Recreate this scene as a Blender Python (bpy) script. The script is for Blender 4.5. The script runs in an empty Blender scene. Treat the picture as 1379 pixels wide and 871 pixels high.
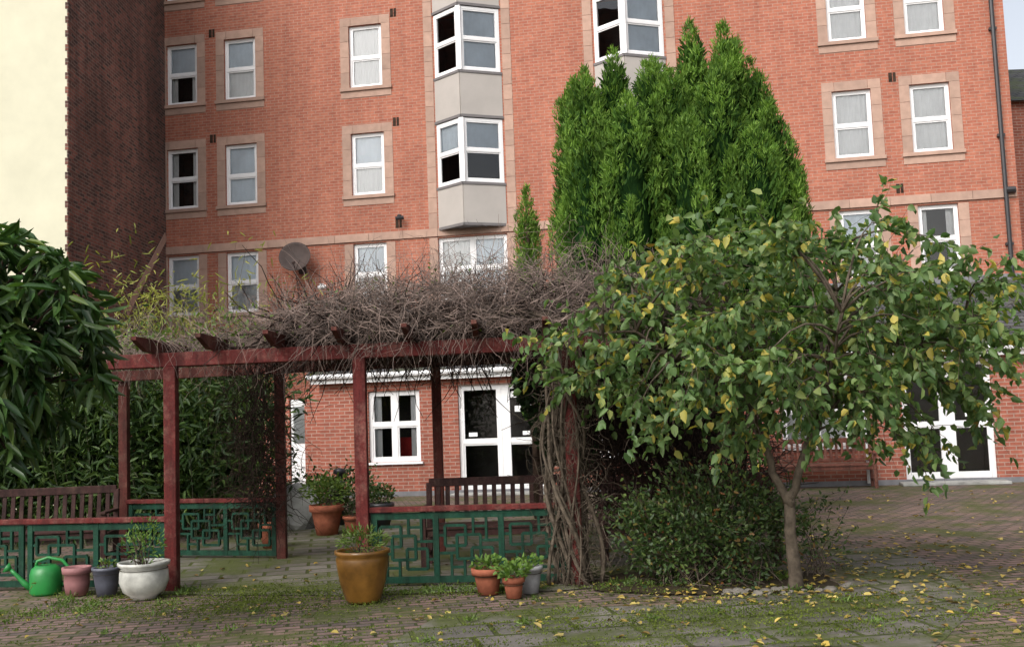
import bpy, math, random
import numpy as np
from mathutils import Vector, Matrix, Quaternion
random.seed(7); rng=np.random.default_rng(11)
S=bpy.context.scene
COL=S.collection
TH=math.atan2(-0.179,0.984)

# ------------------------------------------------------------------ materials
def newmat(n):
    m=bpy.data.materials.new(n); m.use_nodes=True
    nt=m.node_tree; b=nt.nodes['Principled BSDF']; return m,nt,b
def N(nt,t,**k):
    n=nt.nodes.new(t)
    for a,v in k.items(): setattr(n,a,v)
    return n
def ramp(nt,fac,stops,interp='LINEAR'):
    r=N(nt,'ShaderNodeValToRGB'); r.color_ramp.interpolation=interp
    e=r.color_ramp.elements
    while len(e)<len(stops): e.new(0.5)
    for i,(p,c) in enumerate(stops):
        e[i].position=p; e[i].color=(*c,1) if len(c)==3 else c
    nt.links.new(fac,r.inputs[0]); return r.outputs[0]
def mixc(nt,fac,a,b,mode='MIX'):
    m=N(nt,'ShaderNodeMix',data_type='RGBA',blend_type=mode)
    if isinstance(fac,(int,float)): m.inputs[0].default_value=fac
    else: nt.links.new(fac,m.inputs[0])
    for s,i in ((a,6),(b,7)):
        if isinstance(s,tuple): m.inputs[i].default_value=(*s,1)
        else: nt.links.new(s,m.inputs[i])
    return m.outputs[2]
def noise(nt,vec,scale,detail=4,rough=.6,stretch=None):
    n=N(nt,'ShaderNodeTexNoise'); n.inputs['Scale'].default_value=scale
    n.inputs['Detail'].default_value=detail; n.inputs['Roughness'].default_value=rough
    if vec is not None:
        if stretch:
            mp=N(nt,'ShaderNodeMapping'); mp.inputs['Scale'].default_value=stretch; nt.links.new(vec,mp.inputs[0]); vec=mp.outputs[0]
        nt.links.new(vec,n.inputs['Vector'])
    return n.outputs['Fac']
def ocoord(nt): return N(nt,'ShaderNodeTexCoord').outputs['Object']
def bump(nt,b,h,strength=.3,dist=.01):
    bp=N(nt,'ShaderNodeBump'); bp.inputs['Strength'].default_value=strength
    bp.inputs['Distance'].default_value=dist
    nt.links.new(h,bp.inputs['Height']); nt.links.new(bp.outputs[0],b.inputs['Normal'])
def simple(n,c,rough=.7,var=.25,scale=6,bmp=.15,island=0,metal=0):
    m,nt,b=newmat(n); v=ocoord(nt)
    f=noise(nt,v,scale)
    d=tuple(x*(1-var) for x in c); l=tuple(min(1,x*(1+var)) for x in c)
    col=ramp(nt,f,[(.3,d),(.7,l)])
    if island:
        g=N(nt,'ShaderNodeNewGeometry')
        c2=ramp(nt,g.outputs['Random Per Island'],[(0,(1-island,)*3),(1,(1+island*.6,1+island*.4,1+island*.3))])
        col=mixc(nt,1.0,col,c2,'MULTIPLY')
    nt.links.new(col,b.inputs['Base Color']); b.inputs['Roughness'].default_value=rough
    if rough>=.8: b.inputs['Specular IOR Level'].default_value=.1
    b.inputs['Metallic'].default_value=metal
    if bmp: bump(nt,b,noise(nt,v,scale*6),bmp,.01)
    return m
def brickmat(n,c1,c2,mort,bw=.225,bh=.075,ms=.012,axes='xz',stain=.25,off=.5,bmp=.4,mossc=None,moss=0,streak=0,rot=0,jm=.55):
    m,nt,b=newmat(n); v=ocoord(nt)
    sp=N(nt,'ShaderNodeSeparateXYZ'); nt.links.new(v,sp.inputs[0])
    cb=N(nt,'ShaderNodeCombineXYZ')
    nt.links.new(sp.outputs['XYZ'.index(axes[0].upper())],cb.inputs[0])
    nt.links.new(sp.outputs['XYZ'.index(axes[1].upper())],cb.inputs[1])
    vec=cb.outputs[0]
    if rot:
        mp=N(nt,'ShaderNodeMapping'); mp.inputs['Rotation'].default_value=(0,0,rot); nt.links.new(vec,mp.inputs[0]); vec=mp.outputs[0]
    br=N(nt,'ShaderNodeTexBrick'); nt.links.new(vec,br.inputs['Vector'])
    br.inputs['Scale'].default_value=1; br.inputs['Mortar Size'].default_value=ms
    br.inputs['Brick Width'].default_value=bw; br.inputs['Row Height'].default_value=bh
    br.inputs['Color1'].default_value=(*c1,1); br.inputs['Color2'].default_value=(*c2,1)
    br.inputs['Mortar'].default_value=(*mort,1); br.inputs['Mortar Smooth'].default_value=.3
    br.offset=off
    lf=noise(nt,v,.35,5); lr=ramp(nt,lf,[(.3,(1-stain,)*3),(.7,(1+stain*.4,)*3)])
    col=mixc(nt,1.0,br.outputs['Color'],lr,'MULTIPLY')
    hf=noise(nt,v,9,4); col=mixc(nt,1.0,col,ramp(nt,hf,[(.25,(.78,.78,.78)),(.75,(1.18,1.15,1.12))]),'MULTIPLY')
    if streak:
        s=noise(nt,v,1.0,5,.65,(3.0,3.0,.22)); col=mixc(nt,1.0,col,ramp(nt,s,[(.32,(1-streak,1-streak,1-streak*.9)),(.55,(1,1,1)),(.75,(1.08,1.10,1.12))]),'MULTIPLY')
    if mossc:
        mf=noise(nt,v,1.1,8,.72); mr=ramp(nt,mf,[(.5-moss,(0,0,0)),(.62-moss*.6,(.9,.9,.9))])
        mo=N(nt,'ShaderNodeMath',operation='MULTIPLY_ADD'); nt.links.new(br.outputs['Fac'],mo.inputs[0]); mo.inputs[1].default_value=jm; nt.links.new(mr,mo.inputs[2]); mo.use_clamp=True
        col=mixc(nt,mo.outputs[0],col,mixc(nt,noise(nt,v,25),mossc,tuple(x*.4 for x in mossc)))
    nt.links.new(col,b.inputs['Base Color']); b.inputs['Roughness'].default_value=.85
    b.inputs['Specular IOR Level'].default_value=.25
    inv=N(nt,'ShaderNodeMath',operation='SUBTRACT'); inv.inputs[0].default_value=1; nt.links.new(br.outputs['Fac'],inv.inputs[1])
    ad=N(nt,'ShaderNodeMath',operation='ADD'); nt.links.new(inv.outputs[0],ad.inputs[0]); nt.links.new(noise(nt,v,40),ad.inputs[1])
    bump(nt,b,ad.outputs[0],bmp,.006)
    return m
def leafmat(n,stops,trans=.3,rough=.5,spec=.4,interp='LINEAR',lump=1.6,lo=.62):
    m,nt,b=newmat(n)
    g=N(nt,'ShaderNodeNewGeometry')
    col=ramp(nt,g.outputs['Random Per Island'],stops,interp)
    big=noise(nt,ocoord(nt),lump,3); col=mixc(nt,1.0,col,ramp(nt,big,[(.3,(lo,lo*1.05,lo*1.02)),(.7,(1.25,1.2,1.1))]),'MULTIPLY')
    nt.links.new(col,b.inputs['Base Color']); b.inputs['Roughness'].default_value=rough
    b.inputs['Specular IOR Level'].default_value=spec
    t=N(nt,'ShaderNodeBsdfTranslucent'); nt.links.new(mixc(nt,1.0,col,(1.3,1.35,.6),'MULTIPLY'),t.inputs[0])
    mx=N(nt,'ShaderNodeMixShader'); mx.inputs[0].default_value=trans
    nt.links.new(b.outputs[0],mx.inputs[1]); nt.links.new(t.outputs[0],mx.inputs[2])
    nt.links.new(mx.outputs[0],nt.nodes['Material Output'].inputs[0]); return m

M={}
M['brick']=brickmat('red_brick',(.44,.158,.10),(.365,.122,.08),(.40,.25,.19),stain=.18,ms=.009,streak=.14)
M['brick2']=brickmat('ground_floor_brick',(.38,.125,.082),(.28,.088,.06),(.38,.26,.21),stain=.2,ms=.01,streak=.12)
M['oldbrick']=brickmat('old_brick',(.25,.10,.075),(.065,.042,.038),(.20,.155,.13),axes='yz',ms=.013,stain=.5,streak=.3)
M['cream']=simple('cream_render',(.62,.60,.46),.9,.06,1.5,.1)
M['stone']=simple('pink_stone',(.42,.285,.225),.85,.12,5,.15,island=.14)
M['panel']=simple('grey_panel',(.42,.39,.36),.7,.06,2,.05)
M['paneledge']=simple('dark_trim',(.16,.15,.15),.6,.1)
M['white']=simple('white_upvc',(.80,.80,.80),.35,.04,3,0)
M['slate']=brickmat('slate',(.06,.065,.07),(.11,.11,.115),(.015,.015,.015),bw=.3,bh=.2,ms=.018,axes='xy',stain=.3,mossc=(.10,.12,.06),moss=.02,bmp=.9,jm=0)
M['black']=simple('black_iron',(.025,.025,.028),.4,.2,8,0)
M['lead']=simple('lead_flashing',(.16,.16,.17),.6,.2)
M['room']=simple('room_interior',(.035,.032,.03),.95,.3,3,0)
M['netw']=simple('white_net',(.88,.89,.90),.9,.05,3,0)
M['netg']=simple('sky_tint_blind',(.74,.81,.88),.9,.10,2,0)  # blind planes with the pale blue sky reflection put into their colour
M['netb']=simple('grey_net',(.44,.46,.48),.9,.5,4,0)
M['red']=simple('red_fabric',(.35,.03,.03),.8,.2)
M['paper']=simple('paper_notice',(.8,.82,.82),.8,.03)
def glass():
    m,nt,b=newmat('window_glass')
    t=N(nt,'ShaderNodeBsdfTransparent'); t.inputs[0].default_value=(.98,.99,.99,1)
    g=N(nt,'ShaderNodeBsdfGlossy'); g.inputs['Roughness'].default_value=.02
    l=N(nt,'ShaderNodeFresnel'); l.inputs[0].default_value=1.8
    v=ocoord(nt); bp=N(nt,'ShaderNodeBump'); bp.inputs['Strength'].default_value=.08; bp.inputs['Distance'].default_value=.05
    nt.links.new(noise(nt,v,1.3,1),bp.inputs['Height']); nt.links.new(bp.outputs[0],g.inputs['Normal'])
    mx=N(nt,'ShaderNodeMixShader'); nt.links.new(l.outputs[0],mx.inputs[0])
    nt.links.new(t.outputs[0],mx.inputs[1]); nt.links.new(g.outputs[0],mx.inputs[2])
    nt.links.new(mx.outputs[0],nt.nodes['Material Output'].inputs[0]); return m
M['glass']=glass()
def woodpaint(n,c,c2):
    m,nt,b=newmat(n); v=ocoord(nt)
    f=noise(nt,v,7,8,.7); col=ramp(nt,f,[(.48,c),(.68,c2)])
    g=noise(nt,v,60,2); col=mixc(nt,1.0,col,ramp(nt,g,[(.3,(.7,)*3),(.7,(1.2,)*3)]),'MULTIPLY')
    s=noise(nt,v,9,5,.7,(1,1,.12)); col=mixc(nt,1.0,col,ramp(nt,s,[(.35,(.5,)*3),(.6,(1.15,)*3)]),'MULTIPLY')
    nt.links.new(col,b.inputs['Base Color']); b.inputs['Roughness'].default_value=.7
    b.inputs['Specular IOR Level'].default_value=.2
    bump(nt,b,f,.4,.01); return m
M['redwood']=woodpaint('weathered_red_paint',(.105,.017,.015),(.18,.075,.06))
M['raftwood']=woodpaint('rafter_red_brown',(.085,.022,.017),(.12,.055,.04))
M['greenpaint']=woodpaint('green_paint',(.006,.042,.024),(.018,.06,.036))
M['darkwood']=woodpaint('dark_bench_wood',(.040,.017,.015),(.07,.04,.03))
M['benchwood']=woodpaint('bench_wood',(.15,.055,.038),(.22,.11,.08))
M['bark']=simple('bark',(.10,.08,.06),.9,.5,12,.6)
M['darkbark']=simple('dark_bark',(.045,.03,.022),.9,.5,12,.6)
M['culm']=simple('bamboo_culms',(.05,.06,.025),.7,.5,6,0,island=.4)
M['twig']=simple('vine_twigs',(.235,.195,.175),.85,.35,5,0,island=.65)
M['dtwig']=simple('dead_and_shaded_twigs',(.032,.022,.018),.9,.4,5,0,island=.5)  # dead branches and shaded vine; shade under the pergola is in the colour
M['rock']=simple('rock',(.16,.145,.125),.9,.35,5,.6)
M['boulder']=simple('boulder_stone',(.32,.32,.30),.9,.35,4,.6)
M['terra']=simple('terracotta',(.28,.095,.055),.85,.35,7,.2)
M['pinkpot']=simple('faded_pink_plastic',(.27,.12,.12),.7,.2,6,.05)
M['bluepot']=simple('slate_blue_pot',(.08,.085,.11),.5,.3,8,.05)
M['greypot']=simple('grey_pot',(.28,.28,.29),.7,.25,10,.1)
M['glaze']=simple('brown_glaze',(.16,.075,.015),.28,.55,4,.03)
M['whiteglaze']=simple('white_glaze',(.45,.45,.41),.35,.45,5,.05)
M['canGreen']=simple('green_plastic',(.02,.21,.045),.4,.25,4,0)
M['soil']=simple('soil',(.045,.035,.022),.95,.4,20,.5)
M['dish']=simple('dish_brown',(.06,.040,.034),.7,.25,6,0)
M['paver']=brickmat('block_paving',(.25,.165,.145),(.13,.10,.098),(.032,.034,.018),bw=.22,bh=.11,ms=.014,axes='xy',stain=.3,mossc=(.095,.115,.028),moss=.03,bmp=1.0,rot=math.radians(-10.3),jm=.4)
M['slab']=brickmat('stone_slabs',(.22,.20,.18),(.14,.13,.118),(.035,.042,.014),bw=.6,bh=.45,ms=.024,axes='xy',stain=.4,mossc=(.095,.115,.028),moss=.07,bmp=.9,off=.3,rot=math.radians(-10.3),jm=.5)
M['path']=brickmat('mossy_slabs',(.20,.185,.16),(.14,.125,.11),(.035,.042,.014),bw=.45,bh=.3,ms=.022,axes='xy',stain=.4,mossc=(.10,.12,.028),moss=.07,bmp=.9,rot=math.radians(-10.3),jm=.5)
G1=[(0,(.055,.115,.035)),(.35,(.095,.175,.055)),(.7,(.15,.24,.085)),(.88,(.22,.31,.125)),(.94,(.29,.33,.10)),(.965,(.48,.41,.08)),(1,(.52,.44,.12))]
M['appleleaf']=leafmat('fruit_tree_leaves',G1,.38,.5,.4)
M['yellowleaf']=leafmat('yellow_leaves',[(0,(.30,.28,.06)),(.6,(.50,.43,.09)),(1,(.28,.17,.05))],.3,.6)
M['fallen']=leafmat('fallen_leaves',[(0,(.18,.11,.035)),(.4,(.40,.29,.06)),(.8,(.48,.39,.13)),(1,(.13,.075,.035))],.1,.7)
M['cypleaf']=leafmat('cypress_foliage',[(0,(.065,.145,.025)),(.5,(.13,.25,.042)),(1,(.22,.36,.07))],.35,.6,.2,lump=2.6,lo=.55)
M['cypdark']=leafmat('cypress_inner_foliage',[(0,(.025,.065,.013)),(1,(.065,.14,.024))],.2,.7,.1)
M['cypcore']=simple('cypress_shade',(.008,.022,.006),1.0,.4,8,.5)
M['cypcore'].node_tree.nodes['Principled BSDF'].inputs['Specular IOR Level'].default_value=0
M['loquat']=leafmat('glossy_dark_leaves',[(0,(.02,.06,.015)),(.6,(.05,.11,.028)),(.93,(.09,.165,.045)),(1,(.16,.22,.055))],.22,.38,.45)
M['bamboo']=leafmat('bamboo_leaves',[(0,(.016,.04,.011)),(.6,(.042,.084,.02)),(1,(.09,.145,.035))],.25,.5,.3)
M['bambooY']=leafmat('yellow_bamboo_leaves',[(0,(.16,.20,.04)),(1,(.36,.36,.09))],.35,.5)
M['bush']=leafmat('bush_leaves',[(0,(.025,.055,.015)),(.6,(.055,.10,.027)),(.94,(.105,.155,.04)),(1,(.24,.09,.035))],.25,.5)
M['ivy']=leafmat('ivy_leaves',[(0,(.012,.04,.012)),(1,(.04,.10,.025))],.15,.4)
M['weed']=leafmat('weed_leaves',[(0,(.06,.11,.02)),(1,(.15,.23,.045))],.3,.5)
M['mossy']=leafmat('moss_tufts',[(0,(.06,.085,.015)),(1,(.14,.18,.035))],.2,.8,.1)
M['potleaf']=leafmat('pot_plant_leaves',[(0,(.06,.13,.025)),(1,(.20,.33,.07))],.3,.5)

# ------------------------------------------------------------------ mesh helpers
def empty(n,loc=(0,0,0),rz=0):
    e=bpy.data.objects.new(n,None); e.location=loc; e.rotation_euler=(0,0,rz); e.empty_display_size=.2
    COL.objects.link(e); return e
def mkobj(n,verts,faces,mat,parent=None,smooth=False):
    me=bpy.data.meshes.new(n); me.from_pydata([tuple(v) for v in verts],[],faces)
    if smooth: me.polygons.foreach_set('use_smooth',[True]*len(me.polygons))
    me.materials.append(M[mat] if isinstance(mat,str) else mat); me.update()
    o=bpy.data.objects.new(n,me); COL.objects.link(o)
    if parent: o.parent=parent
    return o
class MB:
    def __init__(s): s.v=[]; s.f=[]
    def quad(s,*p):
        i=len(s.v); s.v+=list(p); s.f.append(tuple(range(i,i+len(p))))
    def box(s,x0,x1,y0,y1,z0,z1,T=None):
        i=len(s.v)
        for z in (z0,z1):
            for x,y in ((x0,y0),(x1,y0),(x1,y1),(x0,y1)):
                p=(x,y,z); s.v.append(T(p) if T else p)
        s.f+=[tuple(i+k for k in q) for q in ((0,3,2,1),(4,5,6,7),(0,1,5,4),(1,2,6,5),(2,3,7,6),(3,0,4,7))]
    def bar(s,a,b,w,h,up=(0,0,1)):
        a=Vector(a);b=Vector(b);d=(b-a).normalized();u=Vector(up)
        if abs(d.dot(u))>.99: u=Vector((0,1,0))
        sd=d.cross(u).normalized(); u=sd.cross(d)
        i=len(s.v)
        for p in (a,b):
            for x,y in ((-1,-1),(1,-1),(1,1),(-1,1)): s.v.append(tuple(p+sd*x*w/2+u*y*h/2))
        s.f+=[tuple(i+k for k in q) for q in ((0,1,2,3),(4,7,6,5),(0,4,5,1),(1,5,6,2),(2,6,7,3),(3,7,4,0))]
    def tube(s,pts,rad,n=8):
        pts=[Vector(p) for p in pts]; i0=len(s.v); k=len(pts)
        if not hasattr(rad,'__len__'): rad=[rad]*k
        sd=None
        for j,p in enumerate(pts):
            d=(pts[min(j+1,k-1)]-pts[max(j-1,0)]).normalized()
            if sd is None: sd=d.orthogonal().normalized()
            else:
                sd=(sd-d*sd.dot(d)); sd=sd.normalized() if sd.length>1e-6 else d.orthogonal().normalized()
            u=d.cross(sd)
            for a in range(n):
                t=2*math.pi*a/n; s.v.append(tuple(p+(sd*math.cos(t)+u*math.sin(t))*rad[j]))
        for j in range(k-1):
            for a in range(n):
                b=(a+1)%n; s.f.append((i0+j*n+a,i0+j*n+b,i0+(j+1)*n+b,i0+(j+1)*n+a))
        s.f.append(tuple(i0+a for a in range(n))[::-1]); s.f.append(tuple(i0+(k-1)*n+a for a in range(n)))
    def lathe(s,prof,c=(0,0,0),n=32):
        i0=len(s.v)
        for r,z in prof:
            for a in range(n):
                t=2*math.pi*a/n; s.v.append((c[0]+r*math.cos(t),c[1]+r*math.sin(t),c[2]+z))
        for j in range(len(prof)-1):
            for a in range(n):
                b=(a+1)%n; s.f.append((i0+j*n+a,i0+j*n+b,i0+(j+1)*n+b,i0+(j+1)*n+a))
        s.f.append(tuple(i0+a for a in range(n))[::-1])
    def obj(s,n,mat,parent=None,smooth=False,bevel=0):
        if not s.v: return None
        o=mkobj(n,s.v,s.f,mat,parent,smooth)
        if bevel:
            b=o.modifiers.new('bevel','BEVEL'); b.width=bevel; b.segments=1; b.limit_method='ANGLE'
        return o
def nrm(a): return a/np.maximum(np.linalg.norm(a,axis=1,keepdims=True),1e-9)
def arrmesh(n,V,F,mat,parent=None,smooth=False):
    me=bpy.data.meshes.new(n); V=np.asarray(V,dtype=np.float32); F=np.asarray(F,dtype=np.int32)
    me.vertices.add(len(V)); me.vertices.foreach_set('co',V.ravel())
    k=F.shape[1]; me.loops.add(F.size); me.loops.foreach_set('vertex_index',F.ravel())
    me.polygons.add(len(F)); me.polygons.foreach_set('loop_start',np.arange(0,F.size,k,dtype=np.int32))
    me.polygons.foreach_set('loop_total',np.full(len(F),k,dtype=np.int32))
    if smooth: me.polygons.foreach_set('use_smooth',np.ones(len(F),dtype=bool))
    me.update(calc_edges=True); me.validate()
    me.materials.append(M[mat]); o=bpy.data.objects.new(n,me); COL.objects.link(o)
    if parent: o.parent=parent
    return o
def leaves(n,P,D,L,W,mat,parent=None,up=1.0,fold=.12,droop=.15):
    k=len(P); D=nrm(D); L=np.broadcast_to(L,(k,)).reshape(-1,1); W=np.broadcast_to(W,(k,)).reshape(-1,1)
    Nn=rng.normal(size=(k,3))+np.array([0,0,up]); Nn=Nn-D*np.sum(Nn*D,axis=1,keepdims=True); Nn=nrm(Nn)
    Sd=np.cross(D,Nn)
    f=fold*W
    v=np.stack([P, P+D*L*.28-Sd*W*.48+Nn*f, P+D*L*.66-Sd*W*.40+Nn*(f-droop*.35*L), P+D*L-Nn*droop*L,
                P+D*L*.66+Sd*W*.40+Nn*(f-droop*.35*L), P+D*L*.28+Sd*W*.48+Nn*f],axis=1).reshape(-1,3)
    b=(np.arange(k)*6)[:,None]
    F=np.concatenate([b+np.array([[0,5,4,3]]),b+np.array([[0,3,2,1]])])
    return arrmesh(n,v,F,mat,parent)
def twigs(n,Pt,r,mat,parent=None,sides=3):
    m,k,_=Pt.shape
    T=np.gradient(Pt,axis=1); T=T/np.maximum(np.linalg.norm(T,axis=2,keepdims=True),1e-9)
    ref=nrm(rng.normal(size=(m,3)))[:,None,:]
    A=np.cross(T,ref); A/=np.maximum(np.linalg.norm(A,axis=2,keepdims=True),1e-6); B=np.cross(T,A)
    rr=np.broadcast_to(r,(m,)).reshape(m,1,1)*np.linspace(1,.35,k).reshape(1,k,1)
    V=np.stack([Pt+rr*(A*math.cos(2*math.pi*a/sides)+B*math.sin(2*math.pi*a/sides)) for a in range(sides)],axis=2).reshape(-1,3)
    i=np.arange(m)[:,None,None]*k*sides; j=np.arange(k-1)[None,:,None]*sides; a=np.arange(sides)[None,None,:]; b=(a+1)%sides
    F=np.stack([i+j+a,i+j+b,i+j+sides+b,i+j+sides+a],axis=-1).reshape(-1,4)
    return arrmesh(n,V,F,mat,parent)
def walk(P0,D0,L,k=8,curl=.35,grav=0.0):
    m=len(P0); D=nrm(np.array(D0,dtype=float)); P=np.array(P0,dtype=float); out=[P.copy()]
    st=(np.broadcast_to(L,(m,))/(k-1)).reshape(-1,1)
    for i in range(k-1):
        D=nrm(D+rng.normal(size=(m,3))*curl+np.array([0,0,-grav])); P=P+D*st; out.append(P.copy())
    return np.stack(out,axis=1)

# ------------------------------------------------------------------ camera, light
p=math.radians(5.0); r=math.radians(2.1)
F_=Vector((0,math.cos(p),math.sin(p))); R_=Vector((1,0,0)); U_=Vector((0,-math.sin(p),math.cos(p)))
r2=math.cos(r)*R_-math.sin(r)*U_; u2=math.cos(r)*U_+math.sin(r)*R_
cam=bpy.data.cameras.new('camera'); co=bpy.data.objects.new('camera',cam); COL.objects.link(co)
mat=Matrix((r2,u2,-F_)).transposed().to_4x4(); mat.translation=(0,0,1.6); co.matrix_world=mat
cam.lens=36*1400/1379; cam.sensor_width=36; cam.clip_end=2000; cam.clip_start=.05; S.camera=co
w=bpy.data.worlds.new('World'); S.world=w; w.use_nodes=True; nt=w.node_tree
sk=N(nt,'ShaderNodeTexSky'); sk.sky_type='NISHITA'; sk.sun_disc=False
sk.sun_elevation=math.radians(42); sk.sun_rotation=math.radians(215); sk.air_density=1.0; sk.dust_density=5.0; sk.ozone_density=1.0
hs=N(nt,'ShaderNodeHueSaturation'); hs.inputs['Saturation'].default_value=.35; hs.inputs['Value'].default_value=1.65; nt.links.new(sk.outputs[0],hs.inputs['Color'])
bg=nt.nodes['Background']; nt.links.new(hs.outputs[0],bg.inputs[0]); bg.inputs[1].default_value=.15
sl=bpy.data.lights.new('sun','SUN'); sl.energy=1.0; sl.angle=math.radians(30); sl.color=(1,.98,.95)
so=bpy.data.objects.new('sun',sl); COL.objects.link(so); e=math.radians(42); az=math.radians(215)
sd=Vector((math.sin(az)*math.cos(e),math.cos(az)*math.cos(e),math.sin(e))); so.location=sd*40
so.rotation_euler=(-sd).to_track_quat('-Z','Y').to_euler()
S.view_settings.view_transform='Standard'; S.view_settings.look='None'; S.view_settings.exposure=0

# ------------------------------------------------------------------ ground
def sheet(n,poly,z,mat,parent=None,rz=0):
    o=mkobj(n,[(x,y,0) for x,y in poly],[tuple(range(len(poly)))],mat,parent); o.location.z=z; return o
g=sheet('ground',[(-300,-300),(300,-300),(300,300),(-300,300)],0,'paver')
def wavy(poly,amp=.06,step=.35):
    out=[]
    for i in range(len(poly)):
        a=Vector(poly[i]);b=Vector(poly[(i+1)%len(poly)]);k=max(1,int((b-a).length/step))
        for j in range(k):
            q=a.lerp(b,j/k); out.append((q.x+random.uniform(-amp,amp),q.y+random.uniform(-amp,amp)))
    return out
sheet('stone_slab_path',wavy([(-1.0,7.5),(2.6,6.9),(3.7,8.3),(4.2,11.6),(3.4,11.6),(2.9,9.4),(1.5,8.7),(-.6,8.7)],.04),.005,'slab')
sheet('pergola_paving',wavy([(-4.6,10.4),(-1.5,9.7),(.4,9.55),(2.6,10.2),(3.0,13.3),(1.2,15.5),(-3.2,17.8),(-4.2,14.8)],.05),.009,'path')

# ------------------------------------------------------------------ wall with openings
def wall(mb,u0,u1,z0,z1,ops,y=0,rev=.14,revmb=None):
    us=sorted(set([u0,u1]+[c for o in ops for c in o[:2]])); zs=sorted(set([z0,z1]+[c for o in ops for c in o[2:]]))
    for i in range(len(us)-1):
        for j in range(len(zs)-1):
            cu=(us[i]+us[i+1])/2; cz=(zs[j]+zs[j+1])/2
            if any(o[0]<cu<o[1] and o[2]<cz<o[3] for o in ops): continue
            mb.quad((us[i],y,zs[j]),(us[i+1],y,zs[j]),(us[i+1],y,zs[j+1]),(us[i],y,zs[j+1]))
    q=revmb or mb
    for a,b,c,d in ops:
        q.quad((a,y,c),(a,y,d),(a,y+rev,d),(a,y+rev,c)); q.quad((b,y,c),(b,y+rev,c),(b,y+rev,d),(b,y,d))
        q.quad((a,y,c),(a,y+rev,c),(b,y+rev,c),(b,y,c)); q.quad((a,y,d),(b,y,d),(b,y+rev,d),(a,y+rev,d))
FR=MB();GL=MB();RM=MB();NW=MB();NG=MB();NB=MB();RD=MB()
def curtain(mb,a,b,c,d,y,T,fold=.008):
    k=max(4,int((b-a)/.035)); prev=None
    for i in range(k+1):
        x=a+(b-a)*i/k; yy=y+fold*math.sin(i*1.9)+fold*.5*math.sin(i*.7)
        cur=(T((x,yy,c)),T((x,yy,d)))
        if prev: mb.quad(prev[0],cur[0],cur[1],prev[1])
        prev=cur
def window(u0,u1,z0,z1,T,cols=1,split=.5,up='g',lo='d',y=.07,fw=.06,room=True,side=False):
    ww=(u1-u0)/cols; fd=.07
    FR.box(u0,u0+fw,y,y+fd,z0,z1,T); FR.box(u1-fw,u1,y,y+fd,z0,z1,T)
    FR.box(u0+fw,u1-fw,y+.001,y+fd-.001,z0,z0+fw,T); FR.box(u0+fw,u1-fw,y+.001,y+fd-.001,z1-fw,z1,T)
    zm=z0+(z1-z0)*split
    for c in range(cols):
        a=u0+c*ww+(fw if c==0 else fw*.7); b=u0+(c+1)*ww-(fw if c==cols-1 else fw*.7)
        if c: FR.box(u0+c*ww-fw*.7,u0+c*ww+fw*.7,y+.002,y+fd-.002,z0+fw,z1-fw,T)
        FR.box(a,b,y+.003,y+fd-.003,zm-.035,zm+.035,T)
        s=.035
        for (c0,d0) in ((zm+.035,z1-fw),(z0+fw,zm-.035)):
            pr=.006 if c0>zm else .02
            FR.box(a,a+s,y+pr,y+.06,c0,d0,T);FR.box(b-s,b,y+pr,y+.06,c0,d0,T)
            FR.box(a+s,b-s,y+pr+.001,y+.059,c0,c0+s,T);FR.box(a+s,b-s,y+pr+.001,y+.059,d0-s,d0,T)
            GL.quad(*[T(q) for q in ((a+s,y+.04,c0+s),(b-s,y+.04,c0+s),(b-s,y+.04,d0-s),(a+s,y+.04,d0-s))])
        U=up[c%len(up)]; Lo=lo[c%len(lo)]
        for t,c0,d0 in ((U,zm,z1),(Lo,z0,zm)):
            mb={'w':NW,'g':NG,'n':NB,'r':RD}.get(t)
            if mb: curtain(mb,a,b,c0+.002,d0-.002,y+.075+random.uniform(0,.015),T,.008 if t!='g' else .003)
    if side:
        for a,b in ((u0+fw,u0+fw+.16),(u1-fw-.18,u1-fw)): curtain(NW,a,b,z0+.03,z1-.03,y+.14,T)
    if room:
        D=.9;a,b=u0+.005,u1-.005; y0=y+fd
        for q in (((a,y0,z0),(a,D,z0),(a,D,z1),(a,y0,z1)),((b,y0,z0),(b,y0,z1),(b,D,z1),(b,D,z0)),((a,D,z0),(b,D,z0),(b,D,z1),(a,D,z1)),
                  ((a,y0,z0),(b,y0,z0),(b,D,z0),(a,D,z0)),((a,y0,z1),(a,D,z1),(b,D,z1),(b,y0,z1))):
            RM.quad(*[T(v) for v in q])
I=lambda q:q
B=empty('brick_apartment_building',(0,25.4,0),TH)
WALL=MB(); ST=MB(); ops=[]
rows=[(4.47,6.05),(7.29,8.90),(10.10,11.74),(12.95,14.55)]
cols=[-9.12,-7.47,-4.02,7.86,9.60]; WW=.88
looks={(0,0):('g','n'),(0,1):('g','n'),(0,2):('g','n'),(1,0):('d','d'),(1,1):('g','g'),(1,2):('g','w'),(2,0):('g','d'),(2,1):('g','w'),(2,2):('w','w'),
 (0,3):('g','w'),(0,4):('d','d'),(1,3):('w','w'),(1,4):('w','w'),(2,3):('w','w'),(2,4):('w','w')}
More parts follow.
